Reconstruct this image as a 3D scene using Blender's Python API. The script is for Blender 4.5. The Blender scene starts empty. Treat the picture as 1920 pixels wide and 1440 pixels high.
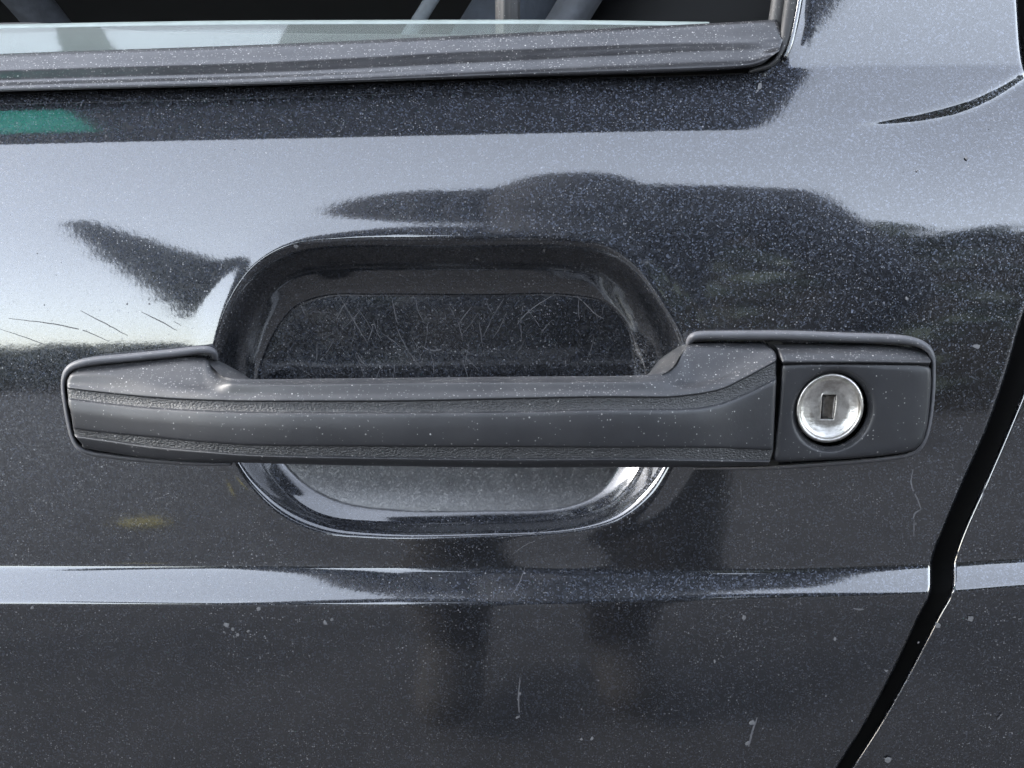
import bpy, math, random
import numpy as np

# ------------------------------------------------------------------ camera, world, sun, exposure
scn = bpy.context.scene
R = math.radians
PITCH = R(12.0); DIST = 0.35; FPX = 2656.0            # focal length in pixels of a 1920 px wide frame
CAM = np.array([0.0, -DIST*math.cos(PITCH), DIST*math.sin(PITCH)])
cam_data = bpy.data.cameras.new('camera'); cam = bpy.data.objects.new('camera', cam_data)
scn.collection.objects.link(cam)
cam.location = CAM; cam.rotation_euler = (math.pi/2 - PITCH, 0, 0)
cam_data.sensor_width = 36.0; cam_data.lens = FPX/1920*36.0
cam_data.clip_start = 0.01; cam_data.clip_end = 2000
scn.camera = cam

SUN_EL, SUN_AZ = 31.0, 82.0         # azimuth of the sun counted from +Y (behind the car) towards -X
world = bpy.data.worlds.new('World'); scn.world = world; world.use_nodes = True
wn = world.node_tree.nodes; wl = world.node_tree.links
bg = wn['Background']
sky = wn.new('ShaderNodeTexSky'); sky.sky_type = 'NISHITA'; sky.sun_disc = False
sky.sun_elevation = R(SUN_EL); sky.sun_rotation = R(-SUN_AZ)
sky.air_density = 1.0; sky.dust_density = 1.0; sky.ozone_density = 1.0
hs = wn.new('ShaderNodeHueSaturation'); hs.inputs['Saturation'].default_value = 0.42      # thin white haze all over the sky
wl.new(sky.outputs[0], hs.inputs['Color']); wl.new(hs.outputs[0], bg.inputs[0]); bg.inputs[1].default_value = 0.15
sl = bpy.data.lights.new('sun', 'SUN'); sl.energy = 0.6; sl.angle = R(20); sl.color = (1, 0.96, 0.9)
sun = bpy.data.objects.new('sun', sl); scn.collection.objects.link(sun)
sd = np.array([-math.sin(R(SUN_AZ))*math.cos(R(SUN_EL)), math.cos(R(SUN_AZ))*math.cos(R(SUN_EL)), math.sin(R(SUN_EL))])
import mathutils
sun.rotation_euler = mathutils.Vector(sd).to_track_quat('Z', 'Y').to_euler()
vs = scn.view_settings; vs.view_transform = 'Standard'; vs.look = 'None'; vs.exposure = 3.5; vs.gamma = 1.0
vs.use_curve_mapping = False

rng = np.random.default_rng(7); random.seed(7)

# ------------------------------------------------------------------ measuring helpers (photo point -> point at depth y)
CP, SP = math.cos(PITCH), math.sin(PITCH)
def ray(u, v):
    a = (np.asarray(u, float)-960)/FPX; b = (720-np.asarray(v, float))/FPX
    return a, CP + b*SP, -SP + b*CP
def at(u, v, y):
    dx, dy, dz = ray(u, v)
    s = (np.asarray(y, float)-CAM[1])/dy
    return np.stack(np.broadcast_arrays(s*dx, np.asarray(y, float)+0*s, CAM[2]+s*dz), -1)
PX = 1/ (FPX/DIST)          # metres per photo pixel at the door

def pchip(xs, ys, x):
    xs = np.asarray(xs, float); ys = np.asarray(ys, float); x = np.asarray(x, float)
    h = np.diff(xs); d = np.diff(ys)/h
    m = np.zeros_like(ys)
    if len(xs) > 2:
        w1 = 2*h[1:]+h[:-1]; w2 = h[1:]+2*h[:-1]
        with np.errstate(divide='ignore', invalid='ignore'):
            hm = (w1+w2)/(w1/d[:-1]+w2/d[1:])
        m[1:-1] = np.where(d[:-1]*d[1:] > 0, hm, 0)
    m[0] = d[0]; m[-1] = d[-1]
    i = np.clip(np.searchsorted(xs, x)-1, 0, len(xs)-2)
    t = (x-xs[i])/h[i]
    tt = np.clip(t, 0, 1)
    r = ((1+2*tt)*(1-tt)**2*ys[i] + tt*(1-tt)**2*h[i]*m[i] + tt*tt*(3-2*tt)*ys[i+1] + tt*tt*(tt-1)*h[i]*m[i+1])
    r = r + np.where(t < 0, t*h[i]*m[0], 0) + np.where(t > 1, (t-1)*h[i]*m[-1], 0)
    return r
def table(pairs, x, smooth=True):
    xs, ys = zip(*pairs)
    return pchip(xs, ys, x) if smooth else np.interp(x, xs, ys)
def smooth01(x): x = np.clip(x, 0, 1); return x*x*(3-2*x)

# ------------------------------------------------------------------ object helpers
COL = scn.collection
def tag(o, label=None, cat=None, group=None, kind=None):
    if label: o['label'] = label
    if cat: o['category'] = cat
    if group: o['group'] = group
    if kind: o['kind'] = kind
    return o
def empty(name, loc=(0, 0, 0)):
    o = bpy.data.objects.new(name, None); o.location = loc; o.empty_display_size = 0.05
    COL.objects.link(o); return o
def put(name, me, mat, parent=None):
    o = bpy.data.objects.new(name, me); COL.objects.link(o)
    if mat: me.materials.append(mat)
    if parent is not None:
        o.parent = parent; o.matrix_parent_inverse = mathutils.Matrix.Translation(-parent.location) if parent.parent is None else mathutils.Matrix.Identity(4)
    return o
def mesh_from(name, verts, faces, smooth=True, normals=None):
    me = bpy.data.meshes.new(name)
    if isinstance(faces, np.ndarray):
        verts = np.asarray(verts, np.float32); n = len(verts); nf, k = faces.shape
        me.vertices.add(n); me.vertices.foreach_set('co', verts.ravel())
        me.loops.add(nf*k); me.loops.foreach_set('vertex_index', faces.astype(np.int32).ravel())
        me.polygons.add(nf); me.polygons.foreach_set('loop_start', np.arange(0, nf*k, k, dtype=np.int32))
        me.polygons.foreach_set('loop_total', np.full(nf, k, np.int32))
        me.update(calc_edges=True)
    else:
        me.from_pydata([tuple(map(float, p)) for p in verts], [], faces)
    me.polygons.foreach_set('use_smooth', np.full(len(me.polygons), smooth))
    me.update(); me.validate()
    if normals is not None and len(normals) == len(me.vertices):
        me.normals_split_custom_set_from_vertices([tuple(map(float, p)) for p in normals])
    return me
def grid_faces(nr, nc, wrap_r=False, wrap_c=False, flip=False):
    r = np.arange(nr if wrap_r else nr-1); c = np.arange(nc if wrap_c else nc-1)
    rr, cc = np.meshgrid(r, c, indexing='ij')
    r2 = (rr+1) % nr; c2 = (cc+1) % nc
    f = np.stack([rr*nc+cc, rr*nc+c2, r2*nc+c2, r2*nc+cc], -1).reshape(-1, 4)
    return f[:, ::-1].copy() if flip else f
def grid_mesh(name, P, mat, parent=None, wrap_r=False, wrap_c=False, flip=False, normals=None):
    nr, nc = P.shape[:2]
    me = mesh_from(name, P.reshape(-1, 3), grid_faces(nr, nc, wrap_r, wrap_c, flip), True, normals)
    return put(name, me, mat, parent)
def sharpen(o, deg):
    try: o.data.set_sharp_from_angle(angle=R(deg))
    except Exception: pass
    return o
def box_data(V, F, x0, x1, y0, y1, z0, z1):
    b = len(V)
    V += [(x0,y0,z0),(x1,y0,z0),(x1,y1,z0),(x0,y1,z0),(x0,y0,z1),(x1,y0,z1),(x1,y1,z1),(x0,y1,z1)]
    F += [[b+i for i in q] for q in ((0,3,2,1),(4,5,6,7),(0,1,5,4),(1,2,6,5),(2,3,7,6),(3,0,4,7))]
def box(name, ext, mat, parent=None, bevel=0.0):
    V, F = [], []; box_data(V, F, *ext)
    o = put(name, mesh_from(name, V, F, False), mat, parent)
    if bevel:
        m = o.modifiers.new('bevel', 'BEVEL'); m.width = bevel; m.segments = 3
    return o

# ------------------------------------------------------------------ materials
def mat_new(name):
    m = bpy.data.materials.new(name); m.use_nodes = True
    nt = m.node_tree; b = nt.nodes['Principled BSDF']
    return m, nt, b
def N(nt, t, **kw):
    n = nt.nodes.new(t)
    for k, v in kw.items(): setattr(n, k, v)
    return n
def objco(nt):
    g = N(nt, 'ShaderNodeNewGeometry'); return g.outputs['Position']
def mathn(nt, op, a, b=None, clamp=False):
    n = N(nt, 'ShaderNodeMath', operation=op, use_clamp=clamp)
    for i, x in enumerate((a, b)):
        if x is None: continue
        if isinstance(x, (int, float)): n.inputs[i].default_value = x
        else: nt.links.new(x, n.inputs[i])
    return n.outputs[0]
def mixc(nt, fac, a, b):
    n = N(nt, 'ShaderNodeMix', data_type='RGBA')
    for s, x in ((n.inputs[0], fac), (n.inputs[6], a), (n.inputs[7], b)):
        if isinstance(x, (int, float)): s.default_value = x
        elif isinstance(x, tuple): s.default_value = (*x, 1)
        else: nt.links.new(x, s)
    return n.outputs[2]
def noise(nt, vec, scale, detail=3, rough=0.55):
    n = N(nt, 'ShaderNodeTexNoise'); nt.links.new(vec, n.inputs['Vector'])
    n.inputs['Scale'].default_value = scale; n.inputs['Detail'].default_value = detail; n.inputs['Roughness'].default_value = rough
    return n.outputs[0]
def ramp(nt, v, lo, hi):
    n = N(nt, 'ShaderNodeMapRange'); nt.links.new(v, n.inputs[0])
    n.inputs[1].default_value = lo; n.inputs[2].default_value = hi; n.clamp = True
    return n.outputs[0]
def specks(nt, vec, scale, radius, keep):
    """mask of small round dust grains: one per kept voronoi cell, uneven in size"""
    v = N(nt, 'ShaderNodeTexVoronoi'); nt.links.new(vec, v.inputs['Vector']); v.inputs['Scale'].default_value = scale
    sep = N(nt, 'ShaderNodeSeparateColor'); nt.links.new(v.outputs['Color'], sep.inputs[0])
    rr = mathn(nt, 'MULTIPLY', mathn(nt, 'ADD', sep.outputs[1], 0.4), radius)
    inside = mathn(nt, 'LESS_THAN', v.outputs['Distance'], rr)
    kept = mathn(nt, 'LESS_THAN', sep.outputs[0], keep)
    return mathn(nt, 'MULTIPLY', inside, kept), sep.outputs[2]

def paint_material(name='dark_metallic_paint', base=(0.0065, 0.0075, 0.010), dust=1.0, scuff=False):
    m, nt, b = mat_new(name); L = nt.links.new
    p = objco(nt)
    v = N(nt, 'ShaderNodeTexVoronoi'); L(p, v.inputs['Vector']); v.inputs['Scale'].default_value = 2900
    nrm = N(nt, 'ShaderNodeNewGeometry').outputs['Normal']
    off = N(nt, 'ShaderNodeVectorMath', operation='SUBTRACT'); L(v.outputs['Color'], off.inputs[0]); off.inputs[1].default_value = (.5, .5, .5)
    sc = N(nt, 'ShaderNodeVectorMath', operation='SCALE'); L(off.outputs[0], sc.inputs[0]); sc.inputs['Scale'].default_value = 0.38
    ad = N(nt, 'ShaderNodeVectorMath', operation='ADD'); L(nrm, ad.inputs[0]); L(sc.outputs[0], ad.inputs[1])
    no = N(nt, 'ShaderNodeVectorMath', operation='NORMALIZE'); L(ad.outputs[0], no.inputs[0])
    sep = N(nt, 'ShaderNodeSeparateColor'); L(v.outputs['Color'], sep.inputs[0])
    fl = mathn(nt, 'POWER', sep.outputs[0], 5.0)
    col = mixc(nt, fl, base, tuple(min(1, c*7.0) for c in base))
    # dust: patchy grains lying on the clear coat
    patch = ramp(nt, noise(nt, p, 28, 4), 0.35, 0.7)
    s1, r1 = specks(nt, p, 1900, 0.27, 0.40*dust)
    s2, r2 = specks(nt, p, 950, 0.17, 0.10*dust)
    grain = mathn(nt, 'MAXIMUM', mathn(nt, 'MULTIPLY', s1, mathn(nt, 'MULTIPLY', mathn(nt, 'ADD', patch, 0.35), mathn(nt, 'MULTIPLY', r1, 0.7))), mathn(nt, 'MULTIPLY', s2, mathn(nt, 'MULTIPLY', r2, 0.6)))
    film = mathn(nt, 'MULTIPLY', ramp(nt, noise(nt, p, 60, 6, 0.7), 0.3, 0.85), 0.015*dust)
    if scuff:
        sp = N(nt, 'ShaderNodeSeparateXYZ'); L(p, sp.inputs[0])
        mp = N(nt, 'ShaderNodeMapping'); L(p, mp.inputs[0]); mp.inputs['Scale'].default_value = (1.0, 1.0, 0.22); mp.inputs['Rotation'].default_value = (0, R(24), 0)
        st = ramp(nt, noise(nt, mp.outputs[0], 420, 4, 0.6), 0.25, 0.8)
        low = N(nt, 'ShaderNodeMapRange', interpolation_type='SMOOTHSTEP'); L(sp.outputs[2], low.inputs[0])
        low.inputs[1].default_value = -0.012; low.inputs[2].default_value = -0.026
        fa = N(nt, 'ShaderNodeAttribute', attribute_name='floor')
        film = mathn(nt, 'MAXIMUM', film, mathn(nt, 'MULTIPLY', mathn(nt, 'MULTIPLY', low.outputs[0], fa.outputs['Fac']), mathn(nt, 'ADD', 0.18, mathn(nt, 'MULTIPLY', st, 0.13))))
    fac = mathn(nt, 'MAXIMUM', grain, film, True)
    L(mixc(nt, fac, col, (0.20, 0.20, 0.21)), b.inputs['Base Color'])
    L(mathn(nt, 'SUBTRACT', 0.75, fac, True), b.inputs['Metallic'])
    b.inputs['Roughness'].default_value = 0.36
    L(no.outputs[0], b.inputs['Normal'])
    L(mathn(nt, 'SUBTRACT', 1.0, mathn(nt, 'MULTIPLY', grain, 0.9), True), b.inputs['Coat Weight'])
    b.inputs['Coat IOR'].default_value = 1.9
    L(mathn(nt, 'ADD', 0.048, mathn(nt, 'MULTIPLY', film, 1.2)), b.inputs['Coat Roughness'])
    bp = N(nt, 'ShaderNodeBump'); bp.inputs['Strength'].default_value = 0.05; bp.inputs['Distance'].default_value = 0.0001
    L(noise(nt, p, 800, 2), bp.inputs['Height']); L(bp.outputs[0], b.inputs['Coat Normal'])
    return m

def plastic_material(name, base=(0.03, 0.031, 0.035), rough=0.45, grain=0.0, dust=1.0, spec=0.5):
    m, nt, b = mat_new(name); L = nt.links.new; p = objco(nt)
    g_ = N(nt, 'ShaderNodeNewGeometry'); sx = N(nt, 'ShaderNodeSeparateXYZ'); L(g_.outputs['True Normal'], sx.inputs[0])
    up = ramp(nt, sx.outputs[2], 0.15, 0.85)
    s1, r1 = specks(nt, p, 1500, 0.22, 0.22*dust)
    s2, r2 = specks(nt, p, 900, 0.15, 0.07*dust)
    s3, r3 = specks(nt, p, 1900, 0.30, 0.55*dust)
    gr = mathn(nt, 'MAXIMUM', mathn(nt, 'MULTIPLY', s1, mathn(nt, 'MULTIPLY', r1, 0.8)), mathn(nt, 'MULTIPLY', s2, r2))
    gr = mathn(nt, 'MAXIMUM', gr, mathn(nt, 'MULTIPLY', mathn(nt, 'MULTIPLY', s3, up), mathn(nt, 'MULTIPLY', r3, 0.55)))
    film = mathn(nt, 'MULTIPLY', ramp(nt, noise(nt, p, 90, 5, 0.65), 0.25, 0.9), mathn(nt, 'MULTIPLY', mathn(nt, 'ADD', up, 0.5), 0.058*dust))
    fac = mathn(nt, 'MAXIMUM', gr, film, True)
    mott = ramp(nt, noise(nt, p, 220, 4), 0.2, 0.8)
    col = mixc(nt, mott, tuple(c*0.8 for c in base), tuple(c*1.2 for c in base))
    L(mixc(nt, fac, col, (0.26, 0.255, 0.25)), b.inputs['Base Color'])
    L(mathn(nt, 'ADD', rough-0.06, mathn(nt, 'MULTIPLY', noise(nt, p, 130, 6, 0.7), 0.22)), b.inputs['Roughness'])
    b.inputs['Specular IOR Level'].default_value = spec
    bp = N(nt, 'ShaderNodeBump')
    if grain:
        mp = N(nt, 'ShaderNodeMapping'); L(p, mp.inputs[0]); mp.inputs['Scale'].default_value = (0.5, 1, 1.0)
        h = ramp(nt, noise(nt, mp.outputs[0], 2900, 2.0, 0.5), 0.32, 0.68)
        bp.inputs['Strength'].default_value = grain; bp.inputs['Distance'].default_value = 0.00025
        L(h, bp.inputs['Height'])
    else:
        bp.inputs['Strength'].default_value = 0.22; bp.inputs['Distance'].default_value = 0.0001
        L(noise(nt, p, 1500, 3), bp.inputs['Height'])
    L(bp.outputs[0], b.inputs['Normal'])
    return m

def simple(name, col, rough=0.6, metal=0.0, var=0.2, scale=20, bump=0.0):
    m, nt, b = mat_new(name); p = objco(nt)
    n = ramp(nt, noise(nt, p, scale, 4), 0.25, 0.75)
    nt.links.new(mixc(nt, n, tuple(c*(1-var) for c in col), tuple(min(1, c*(1+var)) for c in col)), b.inputs['Base Color'])
    b.inputs['Roughness'].default_value = rough; b.inputs['Metallic'].default_value = metal
    if bump:
        bp = N(nt, 'ShaderNodeBump'); bp.inputs['Strength'].default_value = bump; bp.inputs['Distance'].default_value = 0.2/scale
        nt.links.new(noise(nt, p, scale*2, 4), bp.inputs['Height']); nt.links.new(bp.outputs[0], b.inputs['Normal'])
    return m

def lock_material():
    m, nt, b = mat_new('worn_lock_metal'); L = nt.links.new; p = objco(nt)
    n = noise(nt, p, 420, 5, 0.65)
    L(mixc(nt, ramp(nt, n, 0.36, 0.60), (0.36, 0.345, 0.32), (0.58, 0.57, 0.545)), b.inputs['Base Color'])
    b.inputs['Metallic'].default_value = 1.0
    L(mathn(nt, 'ADD', 0.26, mathn(nt, 'MULTIPLY', n, 0.22)), b.inputs['Roughness'])
    mp = N(nt, 'ShaderNodeMapping'); L(p, mp.inputs[0]); mp.inputs['Scale'].default_value = (0.35, 1, 1.6)
    bp = N(nt, 'ShaderNodeBump'); bp.inputs['Strength'].default_value = 0.40; bp.inputs['Distance'].default_value = 0.00025
    L(noise(nt, mp.outputs[0], 900, 4, 0.6), bp.inputs['Height']); L(bp.outputs[0], b.inputs['Normal'])
    return m

M = {}
M['paint'] = paint_material()
M['recess'] = paint_material('recess_paint', scuff=True)
M['grip'] = plastic_material('black_grip_plastic', (0.0105, 0.0112, 0.0138), 0.44)
M['band'] = plastic_material('grained_grip_plastic', (0.019, 0.0195, 0.021), 0.44, grain=0.65, dust=0.7)
M['gasket'] = plastic_material('handle_base_rubber', (0.058, 0.059, 0.066), 0.5, dust=0.8)
M['rail'] = plastic_material('satin_trim_plastic', (0.014, 0.0145, 0.017), 0.17, dust=1.3)
M['rubber'] = plastic_material('window_seal_rubber', (0.012, 0.012, 0.013), 0.6, dust=0.9)
M['lock'] = lock_material()
M['slot'] = simple('keyhole_metal', (0.20, 0.19, 0.18), 0.45, 1.0, 0.35, 900)
M['black'] = simple('shut_line_black', (0.006, 0.006, 0.006), 0.8)
M['hem'] = plastic_material('dusty_hem_paint', (0.010, 0.011, 0.013), 0.5, dust=1.3)

# ------------------------------------------------------------------ the pressed door sheet
G0, G1, G2, G3 = 150.0, 250.0, 1066.0, 1128.0
def guides(u):
    g0 = table([(-900, 203), (0, 176), (480, 164), (960, 151), (1400, 139), (1500, 127), (1920, 125), (2600, 125)], u)
    g1 = table([(-900, 300), (0, 269), (500, 258), (960, 248), (1480, 239), (1920, 236), (2600, 234)], u)
    g2 = table([(-900, 1064), (0, 1066), (700, 1069), (1400, 1074), (1745, 1064), (1920, 1054), (2600, 1030)], u)
    g3 = table([(-900, 1128), (0, 1131), (900, 1133), (1400, 1121), (1745, 1111), (1920, 1098), (2600, 1070)], u)
    return g0, g1, g2, g3
def row_v(u, c):
    g0, g1, g2, g3 = guides(u)
    xs = [-400.0, G0, G1, G2, G3, 3000.0]
    ys = [-400+0*g0, g0, g1, g2, g3, 3000+0*g0]
    out = np.zeros(np.broadcast(u, c).shape); c = np.broadcast_to(c, out.shape)
    for i in range(5):
        k = (c >= xs[i]) & ((c < xs[i+1]) | (i == 4))
        t = (c-xs[i])/(xs[i+1]-xs[i])
        out = np.where(k, ys[i]+(ys[i+1]-ys[i])*t, out)
    return out
TILT_L = [(-400, 33.5), (120, 33.5), (160, 33), (200, 30), (238, 27.2), (246, 26.2), (257, 24), (270, 24), (330, 20.8), (430, 16), (560, 9.8), (680, 5.6), (800, 3.0), (950, 1.2),
          (1046, 0), (1056, 2), (1066, 22), (1074, 27), (1096, 29), (1117, 30.5), (1125, 25), (1133, -3), (1140, -4.5), (1440, -8), (2000, -12), (3000, -18)]
TILT_R = [(-400, 4), (-60, 9), (0, 11.8), (90, 15), (143, 17.5), (155, 32)] + TILT_L[3:]
def tilt(u, c):
    w = smooth01((u-1415)/110.0)
    tl = table(TILT_L, c); tr = table(TILT_R, c)
    return np.radians(tl*(1-w)+tr*w)
def plan(u):                       # slight outward bow of the door along the car
    x = (u-960)*PX
    return 0.10*x*x

# handle recess outlines, measured in the photograph
def closed_spline(pts, n=720):
    p = np.array(pts, float); q = np.vstack([p[-2:], p, p[:3]])
    d = np.r_[0, np.cumsum(np.linalg.norm(np.diff(q, axis=0), axis=1)**0.6)]
    # catmull-rom (centripetal-like)
    m = np.zeros_like(q)
    for i in range(1, len(q)-1):
        a = (q[i]-q[i-1])/(d[i]-d[i-1]); b_ = (q[i+1]-q[i])/(d[i+1]-d[i]); wA = d[i+1]-d[i]; wB = d[i]-d[i-1]
        m[i] = (a*wA+b_*wB)/(wA+wB)
    t = np.linspace(d[2], d[2+len(p)], n, endpoint=False)
    i = np.clip(np.searchsorted(d, t, side='right')-1, 2, 1+len(p)); h = (d[i+1]-d[i])[:, None]; s = ((t-d[i])/(d[i+1]-d[i]))[:, None]
    return (1+2*s)*(1-s)**2*q[i]+s*(1-s)**2*h*m[i]+s*s*(3-2*s)*q[i+1]+s*s*(s-1)*h*m[i+1]
OUTER = closed_spline([(396, 700), (400, 650), (428, 565), (476, 497), (540, 459), (640, 446), (860, 443), (1060, 446), (1138, 460), (1196, 502), (1245, 570), (1283, 640),
                       (1296, 720), (1288, 800), (1256, 878), (1222, 930), (1170, 972), (1100, 994), (900, 1008), (700, 1010), (600, 1000), (528, 968), (474, 918), (440, 868), (408, 790)])
INNER = closed_spline([(486, 740), (490, 690), (520, 620), (556, 577), (612, 557), (700, 555), (900, 556), (1070, 556), (1136, 570), (1175, 612), (1186, 668), (1188, 740),
                       (1180, 810), (1160, 870), (1120, 925), (1060, 950), (900, 957), (740, 955), (640, 940), (570, 905), (520, 850), (494, 795)])
def poly_dist(P, C):
    """signed distance to a smooth closed curve: coarse nearest point, then exact on nearby fine segments"""
    n = len(C); st = 8; co = C[::st]; out = np.zeros(len(P)); inside = np.zeros(len(P), bool)
    area = 0.5*np.sum(C[:, 0]*np.roll(C[:, 1], -1)-C[:, 1]*np.roll(C[:, 0], -1)); sg = 1 if area > 0 else -1
    offs = np.arange(-st, st)
    for k in range(0, len(P), 20000):
        p = P[k:k+20000]
        near = np.argmin((p[:, None, 0]-co[None, :, 0])**2+(p[:, None, 1]-co[None, :, 1])**2, 1)*st
        ii = (near[:, None]+offs[None]) % n
        A = C[ii]; B = C[(ii+1) % n]; ab = B-A; ap = p[:, None]-A
        t = np.clip((ap*ab).sum(-1)/(ab*ab).sum(-1), 0, 1)
        dd = ap-t[..., None]*ab; d2 = (dd*dd).sum(-1); j = np.argmin(d2, 1); r = np.arange(len(p))
        out[k:k+20000] = np.sqrt(d2[r, j])
        inside[k:k+20000] = sg*(ab[r, j, 0]*ap[r, j, 1]-ab[r, j, 1]*ap[r, j, 0]) > 0
    return out, inside
RDEPTH = 0.0155
def recess(u, v):
    """depth of the hand recess (m, into the door) and its 0..1 progress"""
    sh = np.broadcast(u, v).shape; U = np.broadcast_to(u, sh).ravel(); V = np.broadcast_to(v, sh).ravel()
    dep = np.zeros(len(U)); prog = np.full(len(U), -1.0)
    k = np.where((U > 300) & (U < 1400) & (V > 350) & (V < 1100))[0]
    if len(k):
        P = np.stack([U[k], V[k]], 1)
        do, io = poly_dist(P, OUTER); di, ii = poly_dist(P, INNER)
        s = np.where(ii, 1.0, np.where(io, do/(do+di+1e-9), 0.0))
        f = np.clip(s, 0, 1)
        prof = table([(-1, 0), (0, 0), (.045, .010), (.13, .075), (.52, .610), (.58, .672), (.91, .955), (.97, .992), (1, 1), (2, 1)], f)
        deep = RDEPTH*table([(430, .95), (545, .96), (610, .99), (660, 1.0), (700, .985), (780, .91), (880, .69), (960, .48), (1010, .41), (1080, .40)], V[k])
        dep[k] = deep*prof + np.where(ii, 0.0004*(1-np.exp(-(di/70.0)**2)), 0)
        # soft raised rim just outside the pressing
        dep[k] -= np.where(io, 0, 1)*0.00030*np.exp(-(do/26.0)**2)+np.where(io, 0.00030*np.exp(-(do/14.0)**2), 0)
        prog[k] = np.where(io, s, -do)
    return dep.reshape(sh), prog.reshape(sh)

GAP_L = [(-400, 1960), (-100, 1905), (60, 1912), (110, 1917), (200, 1955), (300, 1985), (420, 1975), (520, 1945), (600, 1916), (700, 1887), (800, 1852), (900, 1808), (1000, 1766),
         (1040, 1751), (1060, 1747), (1095, 1747), (1115, 1744), (1150, 1726), (1250, 1679), (1350, 1626), (1440, 1570), (1700, 1420), (3000, 900)]
GAP_R = [(-400, 2004), (-100, 1949), (60, 1956), (110, 1961), (200, 2000), (300, 2032), (420, 2020), (520, 1990), (600, 1960), (700, 1930), (800, 1890), (900, 1847), (1000, 1803),
         (1040, 1789), (1060, 1784), (1095, 1784), (1115, 1779), (1150, 1760), (1250, 1708), (1350, 1652), (1440, 1595), (1700, 1445), (3000, 925)]
def gapL(v): return table(GAP_L, v)
def gapR(v): return table(GAP_R, v)

def march(U, V, Cc):
    """integrate the tilt profile along each column; U, V, Cc are (rows, cols)"""
    nr, nc = U.shape; Y = np.zeros((nr, nc)); Z = np.zeros((nr, nc))
    mid = int(np.argmin(abs(V[:, nc//2]-720)))
    dx, dy, dz = ray(U, V); K = dz/dy
    Y[mid] = plan(U[mid]); Z[mid] = CAM[2]+(Y[mid]-CAM[1])*K[mid]
    for rng_ in (range(mid+1, nr), range(mid-1, -1, -1)):
        for i in rng_:
            j = i-1 if i > mid else i+1
            um = (U[i]+U[j])/2
            T = np.tan(tilt(um, (Cc[i]+Cc[j])/2))
            base_j = Y[j]-plan(U[j])+plan(U[i])
            Y[i] = (base_j+(CAM[2]-CAM[1]*K[i]-Z[j])*T)/(1-K[i]*T)
            Z[i] = CAM[2]+(Y[i]-CAM[1])*K[i]
    return Y
def rows_list():
    a = [np.arange(-400, -40, 20), np.arange(-40, 140, 4), np.arange(140, 165, 1.5), np.arange(165, 232, 4), np.arange(232, 275, 1.5), np.arange(275, 430, 3.0),
         np.arange(430, 1010, 2.2), np.arange(1010, 1048, 3), np.arange(1048, 1084, 1.4), np.arange(1084, 1114, 3), np.arange(1114, 1145, 1.2), np.arange(1145, 1440, 6),
         np.arange(1440, 1800, 20), np.arange(1800, 3001, 60)]
    return np.concatenate(a)
ROWS = rows_list()
def normals_of(P):
    a = np.gradient(P, axis=0); b = np.gradient(P, axis=1)
    n = np.cross(a, b); n /= np.linalg.norm(n, axis=-1, keepdims=True)+1e-20
    return np.where((n*(P-CAM)).sum(-1, keepdims=True) > 0, -n, n)

def door_uv():
    cols = np.concatenate([np.arange(-900, -40, 40), np.arange(-40, 370, 6), np.arange(370, 1310, 2.4), np.arange(1310, 1880, 4.5), np.arange(1880, 1921, 2)])
    Cc, Xi = np.meshgrid(ROWS, cols, indexing='ij')
    v = row_v(Xi, Cc)
    for _ in range(3):
        gl = gapL(v)
        st = np.minimum(1310.0, gl-250)
        u = np.where(Xi > 1310, 1310+(Xi-1310)/(1920-1310)*(gl-1310), Xi)
        low = gl < 1560
        u = np.where(low, -900+(Xi+900)*(gl+900)/2820.0, u)
        w = smooth01((v-1440)/120.0)
        u0 = np.where(Xi > 1310, 1310+(Xi-1310)/(1920-1310)*(gl-1310), Xi)
        u1 = -900+(Xi+900)*(gl+900)/2820.0
        u = u0*(1-w)+u1*w
        v = row_v(u, Cc)
    return u, v, Cc

DU, DV, DC = door_uv()
DY = march(DU, DV, DC)
DD, DP = recess(DU, DV)
edge = np.clip((gapL(DV)-DU)/9.0, 0, 1)                    # rolled hem towards the shut line
DYY = DY+DD+0.0016*(1-np.sqrt(np.clip(1-(1-edge)**2, 0, 1)))
cu = np.array([1560, 1640, 1740, 1810, 1860, 1900, 1960]); cv = np.array([239, 232, 219, 202, 181, 158, 118])
def corner_step(u, v):
    d = v-pchip(cu, cv, u)
    w = 4.0+9.0*smooth01((u-1600)/280.0)
    amp = 0.00017*w*smooth01((u-1570)/160.0)
    return amp*(0.5+0.5*np.tanh(d/w))*np.exp(-np.clip(d, 0, None)/60.0)
DYY = DYY+np.where(DU > 1560, corner_step(DU, DV), 0)
P = at(DU, DV, DYY)

def win_top(u):                     # lower boundary of the window opening (photo rows)
    g0 = guides(u)[0]
    corner = table([(1380, 138), (1420, 133), (1445, 124), (1462, 108), (1474, 84), (1484, 50), (1492, 22), (1499, 0), (1512, -60), (1530, -160), (1560, -400)], u)
    return np.where(u < 1395, g0-1.0, np.where(u > 1560, -400, corner))

car = empty('parked_car', (0.3, 0.6, -0.86))
tag(car, 'dark charcoal metallic car with its side door filling the whole view', 'car')

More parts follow.
